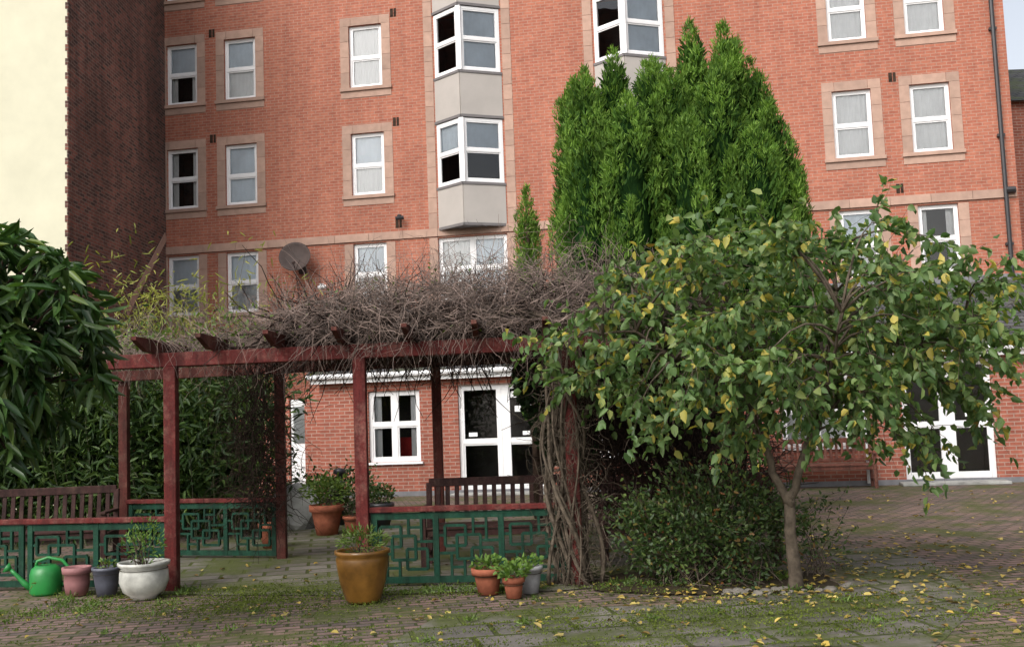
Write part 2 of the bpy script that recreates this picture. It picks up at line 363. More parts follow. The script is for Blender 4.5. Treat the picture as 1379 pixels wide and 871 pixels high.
for ri,(z0,z1) in enumerate(rows):
    for ci,u in enumerate(cols):
        ops.append((u,u+WW,z0,z1))
        a,b=looks.get((ri,ci),('g','w'))
        window(u,u+WW,z0,z1,I,up=[a],lo=[b],side=(ri,ci) in((1,0),(0,4),(2,0)),split=random.choice([.5,.5,.48]))
        j=.008; sw=.23
        k=4; h=(z1-z0)/k
        for i in range(k):
            ST.box(u-sw,u-.001,-.014,.05,z0+i*h+j/2,z0+(i+1)*h-j/2); ST.box(u+WW+.001,u+WW+sw,-.014,.05,z0+i*h+j/2,z0+(i+1)*h-j/2)
        if ri>0:
            xs=[u-sw,u+.06,u+WW-.06,u+WW+sw]
            for i in range(3): ST.box(xs[i]+j/2,xs[i+1]-j/2,-.015,.05,z1+.001,z1+.22)
        ST.box(u-sw,u+WW+sw,-.015,.05,z0-.26,z0-.09)
        ST.box(u-sw-.02,u+WW+sw+.02,-.06,.06,z0-.085,z0-.002)
x=-9.9
while x<11.75:
    x2=min(x+.9,11.75); ST.box(x+.004,x2-.004,-.045,.05,6.10,6.30); x=x2
ops.append((-1.8,-.05,4.48,6.06)); window(-1.8,-.05,4.48,6.06,I,cols=2,up=['w','g'],lo=['w','g'])
for s_ in (-2.02,-.04): 
    for i in range(4): ST.box(s_,s_+.21,-.014,.05,4.48+i*.4,4.48+(i+1)*.4-.01)
ST.box(-2.05,.2,-.05,.06,4.39,4.475)
PN=MB();PE=MB()
for b0 in (-1.77,2.30):
    W_=1.74; ax=b0+W_*.45; h_=.55; P0=Vector((b0,0));P1=Vector((ax,-h_));P2=Vector((b0+W_,0))
    for s_ in (b0-.25,b0+W_+.03):
        z=6.31
        while z<15.2: ST.box(s_,s_+.22,-.014,.05,z,min(z+.38,15.3)); z+=.39
    for (z0,z1) in rows[1:]:
        ops.append((b0+.1,b0+W_-.1,z0+.02,z1-.02))
    for A,Bq in ((P0,P1),(P1,P2)):
        d=(Bq-A); L=d.length; d=d/L; n=Vector((-d.y,d.x))
        T=lambda q,A=A,d=d,n=n:(A.x+d.x*q[0]+n.x*q[1],A.y+d.y*q[0]+n.y*q[1],q[2])
        first=A is P0
        for ri,(z0,z1) in enumerate(rows):
            if ri==0: continue
            window(.03,L-.03,z0+.03,z1+.02,T,up=['d' if first and ri>1 else 'g'],lo=['d' if (first or ri==1) else 'g'],y=0.0,room=False,fw=.07)
            pz0=rows[ri-1][1]+.08 if ri>1 else 6.28
            PN.box(0.01,L-.01,-.012,.05,pz0+.03,z0-.04,T)
            PE.box(0,L,-.03,.05,z0-.037,z0+.028,T); PE.box(0,L,-.03,.05,pz0-.04,pz0+.027,T)
    FR_z=[(z0+.03,z1+.02) for z0,z1 in rows[1:]]
    for a,c in FR_z: FR.box(ax-.06,ax+.06,-h_-.02,-h_+.06,a,c)
    for z in (6.26,8.96,11.8): PE.quad((P0.x,0,z),(P2.x,0,z),(P1.x,P1.y,z))
    for ri,(z0,z1) in enumerate(rows[1:]): PE.quad((P0.x,0,z0),(P1.x,P1.y,z0),(P2.x,0,z0)); PE.quad((P0.x,0,z1+.03),(P2.x,0,z1+.03),(P1.x,P1.y,z1+.03))
    for (z0,z1) in rows[1:]: RM.box(b0+.1,b0+W_-.1,.9,.95,z0,z1); RM.box(b0+.09,b0+.1,.14,.9,z0,z1); RM.box(b0+W_-.1,b0+W_-.09,.14,.9,z0,z1)
wall(WALL,-9.95,11.78,0,15.6,ops)
WALL.quad((11.78,0,0),(11.78,12,0),(11.78,12,15.6),(11.78,0,15.6)); WALL.quad((-9.95,0,0),(-9.95,0,15.6),(-9.95,12,15.6),(-9.95,12,0))
WALL.quad((-9.95,12,0),(-9.95,12,15.6),(11.78,12,15.6),(11.78,12,0))
WALL.obj('main_walls','brick',B)
RF=MB(); RF.box(-10.1,11.95,-.2,12.2,15.602,15.8); RF.obj('flat_roof','lead',B)
EX=MB(); eo=[(-2.41,-1.29,.71,2.19),(-.47,1.40,.02,2.24),(6.0,7.30,.76,2.19),(8.25,9.88,.02,2.34),(2.4,4.0,.71,2.19)]
wall(EX,-3.48,13.5,0,2.50,eo,y=-4.0,rev=.10)
EX.quad((-3.48,-4,0),(-3.48,-4,2.5),(-3.48,0,2.5),(-3.48,0,0)); EX.quad((-3.48,-4,2.5),(-3.48,0,4.1),(-3.48,0,2.5)); EX.quad((13.5,-4,0),(13.5,0,0),(13.5,0,4.1),(13.5,-4,2.5))
EX.box(-3.98,-3.49,-3.6,-3.2,0,2.3)
EX.box(-8.5,-4.45,-3.3,-3.1,0,2.2)
EX.obj('extension_walls','brick2',B)
SO=MB(); SO.box(-3.49,13.5,-4.006,-3.995,0,.10); SO.obj('plinth','lead',B)
E4=lambda q:(q[0],q[1]-4.0,q[2])
window(-2.41,-1.29,.71,2.19,E4,cols=2,up=['d','d'],lo=['d','d'],side=True,split=.52,fw=.07)
window(6.0,7.3,.76,2.19,E4,cols=2,up=['d','d'],lo=['w','w'],side=False,fw=.07)
window(2.4,4.0,.71,2.19,E4,cols=2,up=['d','d'],lo=['d','d'],fw=.07)
def door(u0,u1,z0,z1):
    window(u0,u1,z0,z1,E4,cols=2,up=['d','d'],lo=['d','d'],split=.47,fw=.075)
    FR.box(u0+.08,(u0+u1)/2-.06,-3.925,-3.88,z0+.08,z0+.2);FR.box((u0+u1)/2+.06,u1-.08,-3.925,-3.88,z0+.08,z0+.2)
    for s in (-1,1):
        FR.box((u0+u1)/2+s*.09-.05,(u0+u1)/2+s*.09+.05,-3.935,-3.88,z0+.08,z1-.08)
door(-.47,1.40,.02,2.24); door(8.25,9.88,.02,2.34)
RD.box(-1.9,-1.35,-3.5,-3.3,.75,1.2); RD.box(6.1,6.5,-3.75,-3.7,.8,1.3)
FR.box(-2.46,-1.24,-4.06,-3.99,.66,.708); FR.box(5.95,7.35,-4.06,-3.99,.71,.758); FR.box(2.35,4.05,-4.06,-3.99,.66,.708)
FR.box(-3.6,13.6,-4.22,-4.19,2.38,2.56); FR.box(-3.6,13.6,-4.188,-3.99,2.38,2.40)
FR.box(-4.42,-4.0,-3.28,-3.22,.02,2.1)
GT=MB(); GT.box(-4.36,-4.06,-3.30,-3.285,1.15,1.95); GT.obj('side_door_glass','glass',B)
PP=MB()
for a,b,c,d in ((-.28,-.10,1.18,1.26),(.85,1.0,1.18,1.26),(.62,.80,1.95,2.08),(.80,.98,1.80,1.93),(.99,1.15,1.93,2.06),(.70,.84,1.66,1.78),(1.02,1.17,1.70,1.80),(8.52,8.66,1.25,1.32),(9.4,9.56,1.25,1.32)): PP.box(a,b,-3.899,-3.893,c,d)
PP.obj('door_notices','paper',B)
LT=MB(); LT.box(.05,.42,-4.27,-4.225,2.43,2.53); LT.obj('door_light','paper',B,bevel=.01)
STP=MB(); STP.box(8.1,10.0,-4.45,-4.01,.0,.06); STP.box(-.6,1.55,-4.4,-4.01,0,.05); STP.obj('door_steps','boulder',B,bevel=.01)
LR=MB(); LR.quad((-3.7,-4.24,2.565),(13.6,-4.24,2.565),(13.6,-.003,4.22),(-3.7,-.003,4.22)); LR.quad((-3.7,-4.2,2.5),(-3.7,-.003,4.1),(13.6,-.003,4.1),(13.6,-4.2,2.5)); LR.obj('extension_slate_roof','slate',B)
LD=MB(); LD.box(-3.7,11.7,-.03,-.001,4.20,4.36); LD.obj('lead_flashing','lead',B)
BK=MB()
BK.tube([(-9.72,-.09,15.5),(-9.72,-.09,0)],.05,8); BK.tube([(11.5,-.09,15.5),(11.5,-.09,4.3)],.05,8)
for z in (5,7.5,10,12.5): BK.box(-9.8,-9.64,-.1,-.001,z,z+.06); BK.box(11.42,11.58,-.1,-.001,z,z+.06)
BK.tube([(11.5,-.1,6.25),(11.7,-.1,6.25)],.08,8)
BK.obj('drainpipes','black',B,smooth=False)
GU=MB(); GU.tube([(-3.65,-4.28,2.52),(13.6,-4.28,2.52)],.055,8); GU.tube([(7.55,-4.07,2.4),(7.55,-4.07,.05)],.035,8); GU.obj('gutter','white' ,B)
VT=MB()
for u,z in ((-2.85,9.12),(-2.85,11.98),(-2.85,6.5),(-7.85,9.1),(-7.85,11.95),(9.2,9.12),(9.2,6.48),(9.2,11.95)): VT.box(u-.04,u+.04,-.01,.0,z-.11,z+.11); VT.box(u+.06,u+.12,-.01,.0,z-.11,z+.11)
VT.obj('wall_vents','darkbark',B)
for mb,n,m in ((FR,'window_frames','white'),(GL,'window_panes','glass'),(RM,'rooms','room'),(NW,'net_curtains','netw'),(NG,'sky_tinted_blinds','netg'),(NB,'grey_nets','netb'),(RD,'red_furnishings','red'),(PN,'bay_panels','panel'),(PE,'bay_trim','paneledge')): mb.obj(n,m,B)
ST.obj('stone_dressings','stone',B)

def facade_pt(u,y,z):
    c,s_=math.cos(TH),math.sin(TH); return (u*c-y*s_,25.4+u*s_+y*c,z)
D_=empty('satellite_dish',facade_pt(-5.40,-.45,5.72),TH)
d=MB(); prof=[(.001,0)]+[(.40*i/8,.10*(i/8)**2) for i in range(1,9)]+[(.40*i/8,.10*(i/8)**2-.012) for i in range(8,0,-1)]
d.lathe(prof,(0,0,0),28); o=d.obj('reflector','dish',D_,True); o.rotation_euler=(math.radians(72),0,math.radians(10))
d=MB(); d.tube([(0,.02,-.05),(.02,.45,-.25)],.025); d.tube([(0,0,-.32),(.12,-.42,-.2)],.012); d.tube([(.12,-.46,-.2),(.12,-.38,-.16)],.035); d.box(-.08,.12,.42,.44,-.35,-.1); d.obj('arm','dish',D_)
for i,(u,z,mt) in enumerate(((-2.73,6.65,'black'),(-4.81,5.03,'white'))):
    C_=empty('security_camera',facade_pt(u,-.0,z),TH); d=MB(); d.tube([(0,0,0),(0,-.15,0),(0,-.2,-.03)],.02); d.tube([(-.09,-.25,-.07),(.1,-.17,-.04)],.05); d.lathe([(.03,0),(.06,.02),(.06,.06),(.03,.08)],(0,-.2,-.04),12); d.obj('housing',mt,C_)

LB=empty('rendered_building'); d=MB(); d.box(-22,-9.02,21.0,21.25,0,16); d.obj('cream_wall','cream',LB)
d=MB(); d.box(-9.30,-9.015,21.26,27.4,0,16); o=d.obj('old_brick_side_wall','oldbrick',LB); 
d=MB(); d.box(-22,-9.31,21.26,33,15.7,16.0); d.obj('wall_coping','lead',LB)
d=MB()
for i in range(106): d.box(-9.03-(.04 if i%2 else 0),-9.004,20.99,21.255,i*.15+.004,(i+1)*.15-.006)
d.obj('brick_quoins','oldbrick',LB)
d=MB(); d.bar((-9.008,24.2,4.3),(-9.008,27.0,6.6),.01,.22); d.obj('old_roof_scar','stone',LB)
NBR=empty('neighbouring_house'); d=MB(); d.box(12.3,26,26,34,0,9.1); d.obj('walls','brick2',NBR)
d=MB(); d.quad((12.2,25.8,9.05),(26,25.8,9.05),(26,30,11.2),(12.2,30,11.2)); d.quad((12.2,34.2,9.05),(12.2,30,11.2),(26,30,11.2),(26,34.2,9.05)); d.quad((12.3,26,9.1),(12.3,34,9.1),(12.3,30,11.15)); d.obj('slate_roof','slate',NBR)

# ------------------------------------------------------------------ pergola
PG=empty('pergola'); W1=MB(); RFt=MB()
for x,y,h in ((-3.43,10.4,2.2),(-1.5,10.12,2.2),(.52,9.88,2.2)): W1.box(x-.06,x+.06,y-.06,y+.06,0,h)
W1.bar((-4.25,10.50,2.27),(.95,9.83,2.27),.06,.14)
W1.bar((-4.25,10.62,2.25),(.95,9.95,2.25),.04,.10)
W1.obj('front_posts_and_beam','redwood',PG,bevel=.006)
W2=MB()
for x,y in ((-4.95,13.2),(-2.82,12.5),(-.93,12.4),(1.4,12.1)): W2.box(x-.055,x+.055,y-.055,y+.055,0,2.2)
W2.bar((-5.6,13.25,2.26),(-2.7,12.55,2.26),.06,.13); W2.bar((-2.9,12.6,2.265),(1.9,12.1,2.265),.06,.13)
W2.obj('back_posts_and_beam','raftwood',PG,bevel=.006)
xs=[-3.62,-2.98,-2.32,-1.66,-1.0,-.35,.3,.9]
for i,x in enumerate(xs):
    y0=10.42-(x+3.43)*.13-.55; y1=y0+2.9
    w=.05; z0,z1=2.345,2.475
    prof=[(y0,z1),(y0,z1-.035),(y0+.30,z0),(y1,z0),(y1,z1)]
    i0=len(RFt.v)
    for sx in (-1,1):
        for yy,zz in prof: RFt.v.append((x+sx*w/2+(yy-y0)*.02,yy,zz))
    n=len(prof); RFt.f.append(tuple(i0+k for k in range(n))); RFt.f.append(tuple(i0+n+k for k in range(n))[::-1])
    for k in range(n): RFt.f.append((i0+k,i0+n+k,i0+n+(k+1)%n,i0+(k+1)%n))
RFt.obj('rafters','raftwood',PG)
def lattice(n,a,b,z0,z1,mods,rail=True):
    E=empty(n); a=Vector((*a,0)); b=Vector((*b,0)); L=(b-a).length; mb=MB()
    d=(b-a)/L; nn=Vector((d.y,-d.x,0))
    def P(s,z,o=0): return a+d*s+Vector((0,0,z))+nn*o
    def hb(s0,s1,z,w=.028,o=0): mb.bar(P(s0,z,o),P(s1,z,o),.03,w)
    def vb(s,za,zb,w=.028,o=0):
        mb.bar(P(s,za,o),P(s,zb,o),w,.034,up=tuple(nn))
    hb(0,L,z0+.03,.06); hb(0,L,z1-.03,.06,.002)
    m=L/mods; H=z1-z0
    for k in range(mods+1): vb(min(max(k*m,.03),L-.03),z0,z1,.055,.004)
    for k in range(mods):
        s=k*m
        X=lambda t:s+.03+(m-.06)*t
        Z=lambda t:z0+.05+(H-.1)*t
        for (x0,x1,y0,y1,o) in ((.30,.70,.30,.70,.005),(.10,.45,.52,.86,.001),(.55,.90,.14,.48,.003)):
            hb(X(x0),X(x1),Z(y0),.026,o);hb(X(x0),X(x1),Z(y1),.026,o);vb(X(x0),Z(y0),Z(y1),.026,o);vb(X(x1),Z(y0),Z(y1),.026,o)
        hb(X(0),X(.30),Z(.40),.024,-.002); hb(X(.70),X(1),Z(.60),.024,-.002); hb(X(0),X(.10),Z(.7),.024,-.002); hb(X(.9),X(1),Z(.3),.024,-.002)
        vb(X(.2),Z(0),Z(.4),.024,-.003); vb(X(.8),Z(.6),Z(1),.024,-.003); vb(X(.42),Z(0),Z(.3),.024,-.003); vb(X(.58),Z(.7),Z(1),.024,-.003)
        hb(X(.2),X(.42),Z(.16),.024,-.004); hb(X(.58),X(.8),Z(.84),.024,-.004)
    mb.obj('lattice','greenpaint',E)
    if rail:
        rb=MB(); rb.bar(P(-.03,z1+.035),P(L+.03,z1+.035),.09,.05); rb.obj('handrail','redwood',E,bevel=.005)
    return E
lattice('lattice_fence_panel',(-1.42,10.13),(.45,9.92),.04,.70,3)
lattice('lattice_fence_panel',(-5.0,10.72),(-3.5,10.45),.04,.66,2)
lattice('lattice_fence_panel',(-4.85,13.1),(-2.88,12.5),.04,.66,3)
lattice('lattice_fence_panel',(-6.3,10.9),(-5.05,10.75),.04,.66,2)

# ------------------------------------------------------------------ benches
def bench(n,c,wd,rz,mat,back=.88,vert=True):
    E=empty(n,(c[0],c[1],0),rz); mb=MB(); h=wd/2
    for s in (-1,1):
        mb.box(s*h-.03,s*h+.03,-.28,-.22,0,.62); mb.bar((s*h,.22,0),(s*h,.30,back),.06,.05,up=(0,1,0)); mb.box(s*h-.035,s*h+.035,-.31,.25,.622,.65)
        mb.box(s*h-.02,s*h+.02,-.22,.22,.34,.40); mb.box(s*h-.02,s*h+.02,-.22,.22,.12,.16)
    for i in range(5): y=-.27+i*.105; mb.box(-h+.03,h-.03,y,y+.085,.42,.445)
    mb.box(-h+.03,h-.03,-.25,-.225,.345,.415)
    mb.bar((-h,.298,back),(h,.298,back),.05,.09); mb.bar((-h+.03,.245,.52),(h-.03,.245,.52),.035,.06)
    if vert:
        k=int(wd/.10)
        for i in range(1,k): x=-h+wd*i/k; mb.bar((x,.248,.54),(x,.293,back-.04),.05,.018,up=(0,1,0))
    else:
        for i in range(3): z=.60+i*.09; mb.bar((-h+.03,.255+i*.012,z),(h-.03,.255+i*.012,z),.02,.06)
    mb.obj('frame_and_slats',mat,E,bevel=.004); return E
bench('park_bench',(-.28,11.35),1.45,-.05,'darkwood')
bench('park_bench',(1.75,10.95),1.75,-.15,'darkwood',.85,False)
bench('park_bench',(-5.6,12.4),1.5,.1,'darkwood',.88)
q=facade_pt(6.67,-4.40,0); bench('park_bench',(q[0],q[1]),1.85,TH,'benchwood',.88)

# ------------------------------------------------------------------ pots
def pot(n,c,prof,mat,parts=None,soil=.9,feet=False):
    E=empty(n,(c[0],c[1],0)); mb=MB(); R=prof[-1][0]; H=prof[-1][1]
    pr=[(.001,prof[0][1])]+prof+[(R-.02,H),(R-.03,H-.02),(prof[-2][0]-.03,H*.8)]
    mb.lathe(pr,(0,0,.010)); mb.obj('body',mat,E,True)
    sl=MB(); sl.lathe([(R*.93,H-.055),(R*.4,H-.035),(.001,H-.03)],(0,0,0),20); sl.obj('soil','soil',E); return E
def plant(n,c,rx,ry,z0,z1,k,L,W,mat,parent=None,stems=12,up=.6,hang=0,topy=0):
    P=rng.normal(size=(k,3)); P=nrm(P)*(rng.random((k,1))**.4); P[:,0]*=rx;P[:,1]*=ry;P[:,2]=(z0+z1)/2+P[:,2]*(z1-z0)/2
    D=P.copy(); D[:,2]-=(z0*.8+z1*.2); D=nrm(D)+rng.normal(size=(k,3))*.5; D[:,2]-=hang
    P[:,0]+=c[0];P[:,1]+=c[1]
    o=leaves('leaves' if parent else n,P,D,L*(.7+.6*rng.random(k)),W*(.7+.6*rng.random(k)),mat,parent,up)
    if stems:
        b=np.tile([c[0],c[1],z0-.03],(stems,1))+rng.normal(size=(stems,3))*[rx*.15,ry*.15,0]
        dd=rng.normal(size=(stems,3))*[rx,ry,0]*.8+[0,0,(z1-z0)*.8]
        twigs('stems',walk(b,dd,(z1-z0)*.9,6,.15),.006,'bark',parent or o)
    return o
E=pot('glazed_plant_pot',(-1.4,9.35),[(.14,0),(.155,.02),(.20,.16),(.225,.30),(.235,.38),(.225,.405),(.245,.42),(.245,.45)],'glaze')
plant('p',(0,0),.23,.2,.42,.66,330,.055,.014,'weed',E,18)
E=pot('white_bowl_planter',(-3.55,9.95),[(.12,0),(.13,.03),(.19,.07),(.225,.16),(.22,.25),(.205,.29),(.235,.31),(.24,.34)],'whiteglaze')
plant('p',(0,0),.20,.2,.33,.75,220,.05,.018,'potleaf',E,16)
E=pot('pink_plant_pot',(-4.33,10.3),[(.10,0),(.12,.12),(.115,.20),(.135,.21),(.14,.27)],'pinkpot')
E=pot('slate_plant_pot',(-4.0,10.2),[(.09,0),(.11,.12),(.13,.24),(.14,.245),(.14,.27)],'bluepot'); plant('p',(0,0),.1,.1,.25,.36,40,.05,.02,'weed',E,6)
E=pot('terracotta_pot',(-.30,9.5),[(.09,0),(.115,.13),(.12,.17),(.145,.175),(.15,.23)],'terra'); plant('p',(0,0),.14,.12,.22,.34,120,.05,.03,'potleaf',E,8)
E=pot('terracotta_pot',(-.07,9.25),[(.065,0),(.08,.10),(.085,.13),(.10,.135),(.10,.18)],'terra'); plant('p',(0,0),.15,.12,.17,.32,150,.05,.035,'potleaf',E,8)
E=pot('grey_plant_pot',(.08,9.47),[(.07,0),(.09,.12),(.10,.20),(.115,.205),(.115,.24)],'greypot'); plant('p',(0,0),.12,.12,.23,.34,60,.05,.03,'potleaf',E,6)
E=pot('large_terracotta_pot',(-2.72,14.9),[(.15,0),(.19,.2),(.215,.32),(.245,.33),(.25,.42)],'terra'); plant('p',(0,0),.36,.3,.42,.85,500,.07,.035,'weed',E,14)
E=pot('terracotta_pot',(-2.35,14.9),[(.09,0),(.12,.15),(.13,.2),(.15,.21),(.155,.25)],'terra'); plant('p',(0,0),.16,.16,.24,.6,60,.06,.02,'bush',E,10)
E=pot('black_plant_pot',(-2.05,15.6),[(.13,0),(.18,.2),(.2,.3),(.21,.31),(.21,.36)],'black'); plant('p',(0,0),.22,.2,.36,.65,300,.06,.03,'bush',E,10)
E=pot('terracotta_pot',(-3.2,13.6),[(.11,0),(.14,.15),(.15,.24),(.17,.25),(.175,.31)],'terra')
E=empty('watering_can',(-4.70,10.45,0),.15); mb=MB(); mb.lathe([(.001,.003),(.13,.003),(.15,.03),(.15,.20),(.135,.255),(.10,.285),(.09,.29),(.001,.27)],(0,0,0),24)
mb.tube([(-.13,0,.06),(-.20,0,.12),(-.29,0,.22),(-.33,0,.26)],[.035,.028,.018,.018],10); mb.tube([(-.33,0,.26),(-.37,0,.285)],[.02,.055],12)
mb.tube([(.14,0,.08),(.22,0,.14),(.23,0,.24),(.15,0,.33),(.02,0,.36),(-.08,0,.33),(-.10,0,.26)],.016,8); mb.obj('can_body','canGreen',E,True)
E=empty('bollard_light',(-2.75,16.2,0)); mb=MB(); mb.lathe([(.06,0),(.06,.62),(.09,.63),(.09,.66),(.05,.70),(.05,.78),(.10,.79),(.09,.86),(.001,.88)],(0,0,0),16); mb.obj('post','black',E,True)

def rock(n,c,s,seed,mat='rock',parent=None):
    import bmesh
    bm=bmesh.new(); bmesh.ops.create_icosphere(bm,subdivisions=3,radius=1); rs=random.Random(seed)
    dirs=[(Vector((rs.gauss(0,1),rs.gauss(0,1),rs.gauss(0,1))).normalized(),rs.uniform(.6,.9)) for _ in range(12)]
    for v in bm.verts:
        for dd,h in dirs:
            t=v.co.dot(dd)
            if t>h: v.co-=dd*(t-h)
        v.co=Vector((v.co.x*s[0],v.co.y*s[1],v.co.z*s[2]))
    me=bpy.data.meshes.new(n); bm.to_mesh(me); bm.free(); me.materials.append(M[mat]); o=bpy.data.objects.new(n,me); o.location=c; COL.objects.link(o)
    if parent: o.parent=parent
    return o
rock('boulder',(-3.35,15.9,.3),(.42,.35,.42),3,'boulder')
RE=empty('edging_stones')
for i in range(30):
    x_=random.uniform(1.7,2.85); y_=9.02+.25*(x_-2.1)**2+random.uniform(-.07,.12); s_=random.uniform(.02,.05)
    rock('stone_%d'%i,(x_,y_,.015),(s_*1.3,s_,s_*.7),i,'rock',RE)
sheet('planting_bed_soil',wavy([(.7,9.35),(1.6,9.05),(2.2,8.98),(2.8,9.2),(2.85,9.9),(2.4,10.4),(1.0,10.4),(.6,9.9)],.05,.15),.014,'soil')

# ------------------------------------------------------------------ vines on pergola
VN=empty('climbing_vine')
def topz(x): return np.interp(x,[-5.0,-3.2,-2.4,-1.6,0,1.0,1.8],[2.55,2.62,2.78,2.97,3.08,3.02,2.6])
m=4800
x=np.concatenate([rng.uniform(-2.4,1.7,4100),rng.uniform(-5.2,-2.2,700)])
y=rng.uniform(9.85,12.6,m)-(x)*.1; y[:2700]=9.72+rng.random(2700)**1.5*1.2-x[:2700]*.11
y[x<-2.0]+=.35
tz=topz(x); z=2.42+(tz-2.42)*rng.random(m)**1.2*.85
Dv=rng.normal(size=(m,3))*[1.0,.7,.35]; Dv[:,2]+=.1
Lg=.35+.5*rng.random(m)
twigs('vine_tangle',walk(np.stack([x,y,z],1),Dv,Lg,9,.38,.05),.0042,'twig',VN)
m=520; x=rng.uniform(-3.6,1.5,m); y=rng.uniform(9.8,11.5,m)-x*.1
twigs('upright_shoots',walk(np.stack([x,y,topz(x)-.25],1),rng.normal(size=(m,3))*[.6,.4,.2]+[0,0,.9],.35+.45*rng.random(m),8,.22),.003,'twig',VN)
m=1100; x=np.where(rng.random(m)<.8,rng.uniform(-1.6,1.5,m),rng.uniform(-4.6,-1.6,m)); y=9.8+rng.random(m)*.8-x*.12
twigs('hanging_shoots',walk(np.stack([x,y,np.full(m,2.5)],1),rng.normal(size=(m,3))*[.8,.35,.2]+[0,-.1,-.1],.25+.32*rng.random(m),8,.25,.2),.0035,'twig',VN)
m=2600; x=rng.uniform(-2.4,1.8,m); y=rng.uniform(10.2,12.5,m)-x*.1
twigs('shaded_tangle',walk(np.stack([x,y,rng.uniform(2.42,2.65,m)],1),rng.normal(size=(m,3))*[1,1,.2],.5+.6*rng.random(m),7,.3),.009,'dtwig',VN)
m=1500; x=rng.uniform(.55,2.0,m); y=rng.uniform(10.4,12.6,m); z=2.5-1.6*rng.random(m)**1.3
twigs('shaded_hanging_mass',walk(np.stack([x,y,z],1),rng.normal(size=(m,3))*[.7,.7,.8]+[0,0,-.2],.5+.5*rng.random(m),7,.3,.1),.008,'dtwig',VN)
mb=MB()
for i in range(24):
    a=random.uniform(0,6.28); pts=[];tw=random.uniform(-1.3,1.3); rr=random.uniform(.09,.16)
    for j in range(26):
        t=j/25; R=rr*(1+.4*math.sin(t*9+i)+ .25*math.sin(t*5+i*2))*(1.25-.3*t); an=a+tw*t*5
        pts.append((.50+R*math.cos(an)-.05*math.sin(t*3),9.9+R*.8*math.sin(an),t*2.5))
    r0=random.uniform(.007,.022); mb.tube(pts,[r0*(1.1-.5*j/25) for j in range(26)],6)
for i in range(14):
    pts=[(.5+random.uniform(-.1,.1),9.9,2.45)]
    for j in range(14): q=pts[-1]; pts.append((q[0]-random.uniform(.1,.24),q[1]+random.uniform(-.01,.12),2.52+.08*math.sin(j*1.3+i)+random.uniform(-.04,.04)))
    mb.tube(pts,.011,5)
mb.obj('woody_stems','bark',VN,True)
m=750; zz=rng.uniform(.05,2.4,m); x=.50+rng.normal(size=m)*.12; y=9.88+rng.normal(size=m)*.10
twigs('stem_tangle',walk(np.stack([x,y,zz],1),rng.normal(size=(m,3))*[.5,.4,1],.25+.3*rng.random(m),9,.4,.05),.004,'bark',VN)
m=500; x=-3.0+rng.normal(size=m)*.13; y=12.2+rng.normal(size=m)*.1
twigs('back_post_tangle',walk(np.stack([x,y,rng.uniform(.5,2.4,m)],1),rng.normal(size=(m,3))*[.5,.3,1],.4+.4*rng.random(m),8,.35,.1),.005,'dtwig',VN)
m=1700; x=rng.uniform(-5.6,1.6,m); x[:900]=rng.uniform(-5.6,-2.6,900); y=rng.uniform(9.8,12.4,m)-x*.1
leaves('sparse_leaves',np.stack([x,y,2.4+(topz(x)-2.3)*rng.random(m)],1),rng.normal(size=(m,3)),.045+.03*rng.random(m),.028,'weed',VN)
m=3200; x=rng.uniform(.0,.95,m); y=rng.uniform(12.3,12.9,m)
leaves('ivy_foliage',np.stack([x,y,2.5-1.6*rng.random(m)*np.interp(x,[0,.35,.75],[.35,.9,1])],1),rng.normal(size=(m,3))+[0,-.3,-.6],.08,.065,'ivy',VN,.2)

# ------------------------------------------------------------------ conifer
def plumes(pl,dens,E,mat='cypleaf',nm='foliage',W=.017,ls=1.0):
    Ps=[];Ds=[];Ls=[]
    for (b,t_,rad) in pl:
        b=np.array(b);t_=np.array(t_);H=np.linalg.norm(t_-b); k=max(24,int(dens*H*rad))
        t=rng.random(k)**.8; prof=np.interp(t,[0,.2,.5,.8,1],[.75,1,.85,.5,.04])*rad
        a=rng.uniform(0,2*math.pi,k); rr=prof*(.6+.45*rng.random(k))
        c=b[None,:]+(t_-b)[None,:]*t[:,None]
        P=c+np.stack([rr*np.cos(a),rr*np.sin(a),np.zeros(k)],1)
        D=np.stack([np.cos(a)*.38,np.sin(a)*.38,np.ones(k)],1)+rng.normal(size=(k,3))*.25
        for j in range(3): Ps.append(P+rng.normal(size=(k,3))*.018); Ds.append(D+rng.normal(size=(k,3))*.34); Ls.append((.05+.07*rng.random(k))*ls)
    P=np.concatenate(Ps)
    leaves(nm,P,np.concatenate(Ds),np.concatenate(Ls),W,mat,E,up=.2,fold=.1,droop=.04)
    return len(P)
CY=empty('cypress_tree')
LD_=[(2.75,15,2.80,15,7.25,.44),(3.3,15,3.34,15,7.20,.40),(3.1,14.5,3.05,14.6,6.55,.46),(1.22,14.6,1.17,14.7,6.5,.44),(1.62,14.9,1.62,14.9,6.85,.42),
    (2.1,14.7,2.10,14.8,6.6,.48),(.98,15,.96,15,6.25,.34),(3.72,14.9,3.66,15,6.65,.40),(3.98,14.7,3.88,14.8,5.95,.40),(4.18,14.9,4.10,15,5.1,.36),
    (2.62,14.2,2.58,14.3,5.7,.50),(1.7,14.2,1.72,14.3,5.95,.48),(3.55,14.2,3.48,14.4,5.5,.46),(1.12,14.2,1.12,14.4,5.4,.40),(2.3,15.5,2.3,15.5,6.9,.5),(3.0,15.5,3.0,15.5,6.8,.5),(1.4,15.5,1.4,15.5,6.4,.45),(2.45,14.6,2.42,14.7,6.45,.42)]
core=MB(); PL=[]; BP=[];BD=[]
pf=lambda t:np.interp(t,[0,.12,.45,.72,.88,.96,1],[.85,1,1,.82,.52,.28,.03])
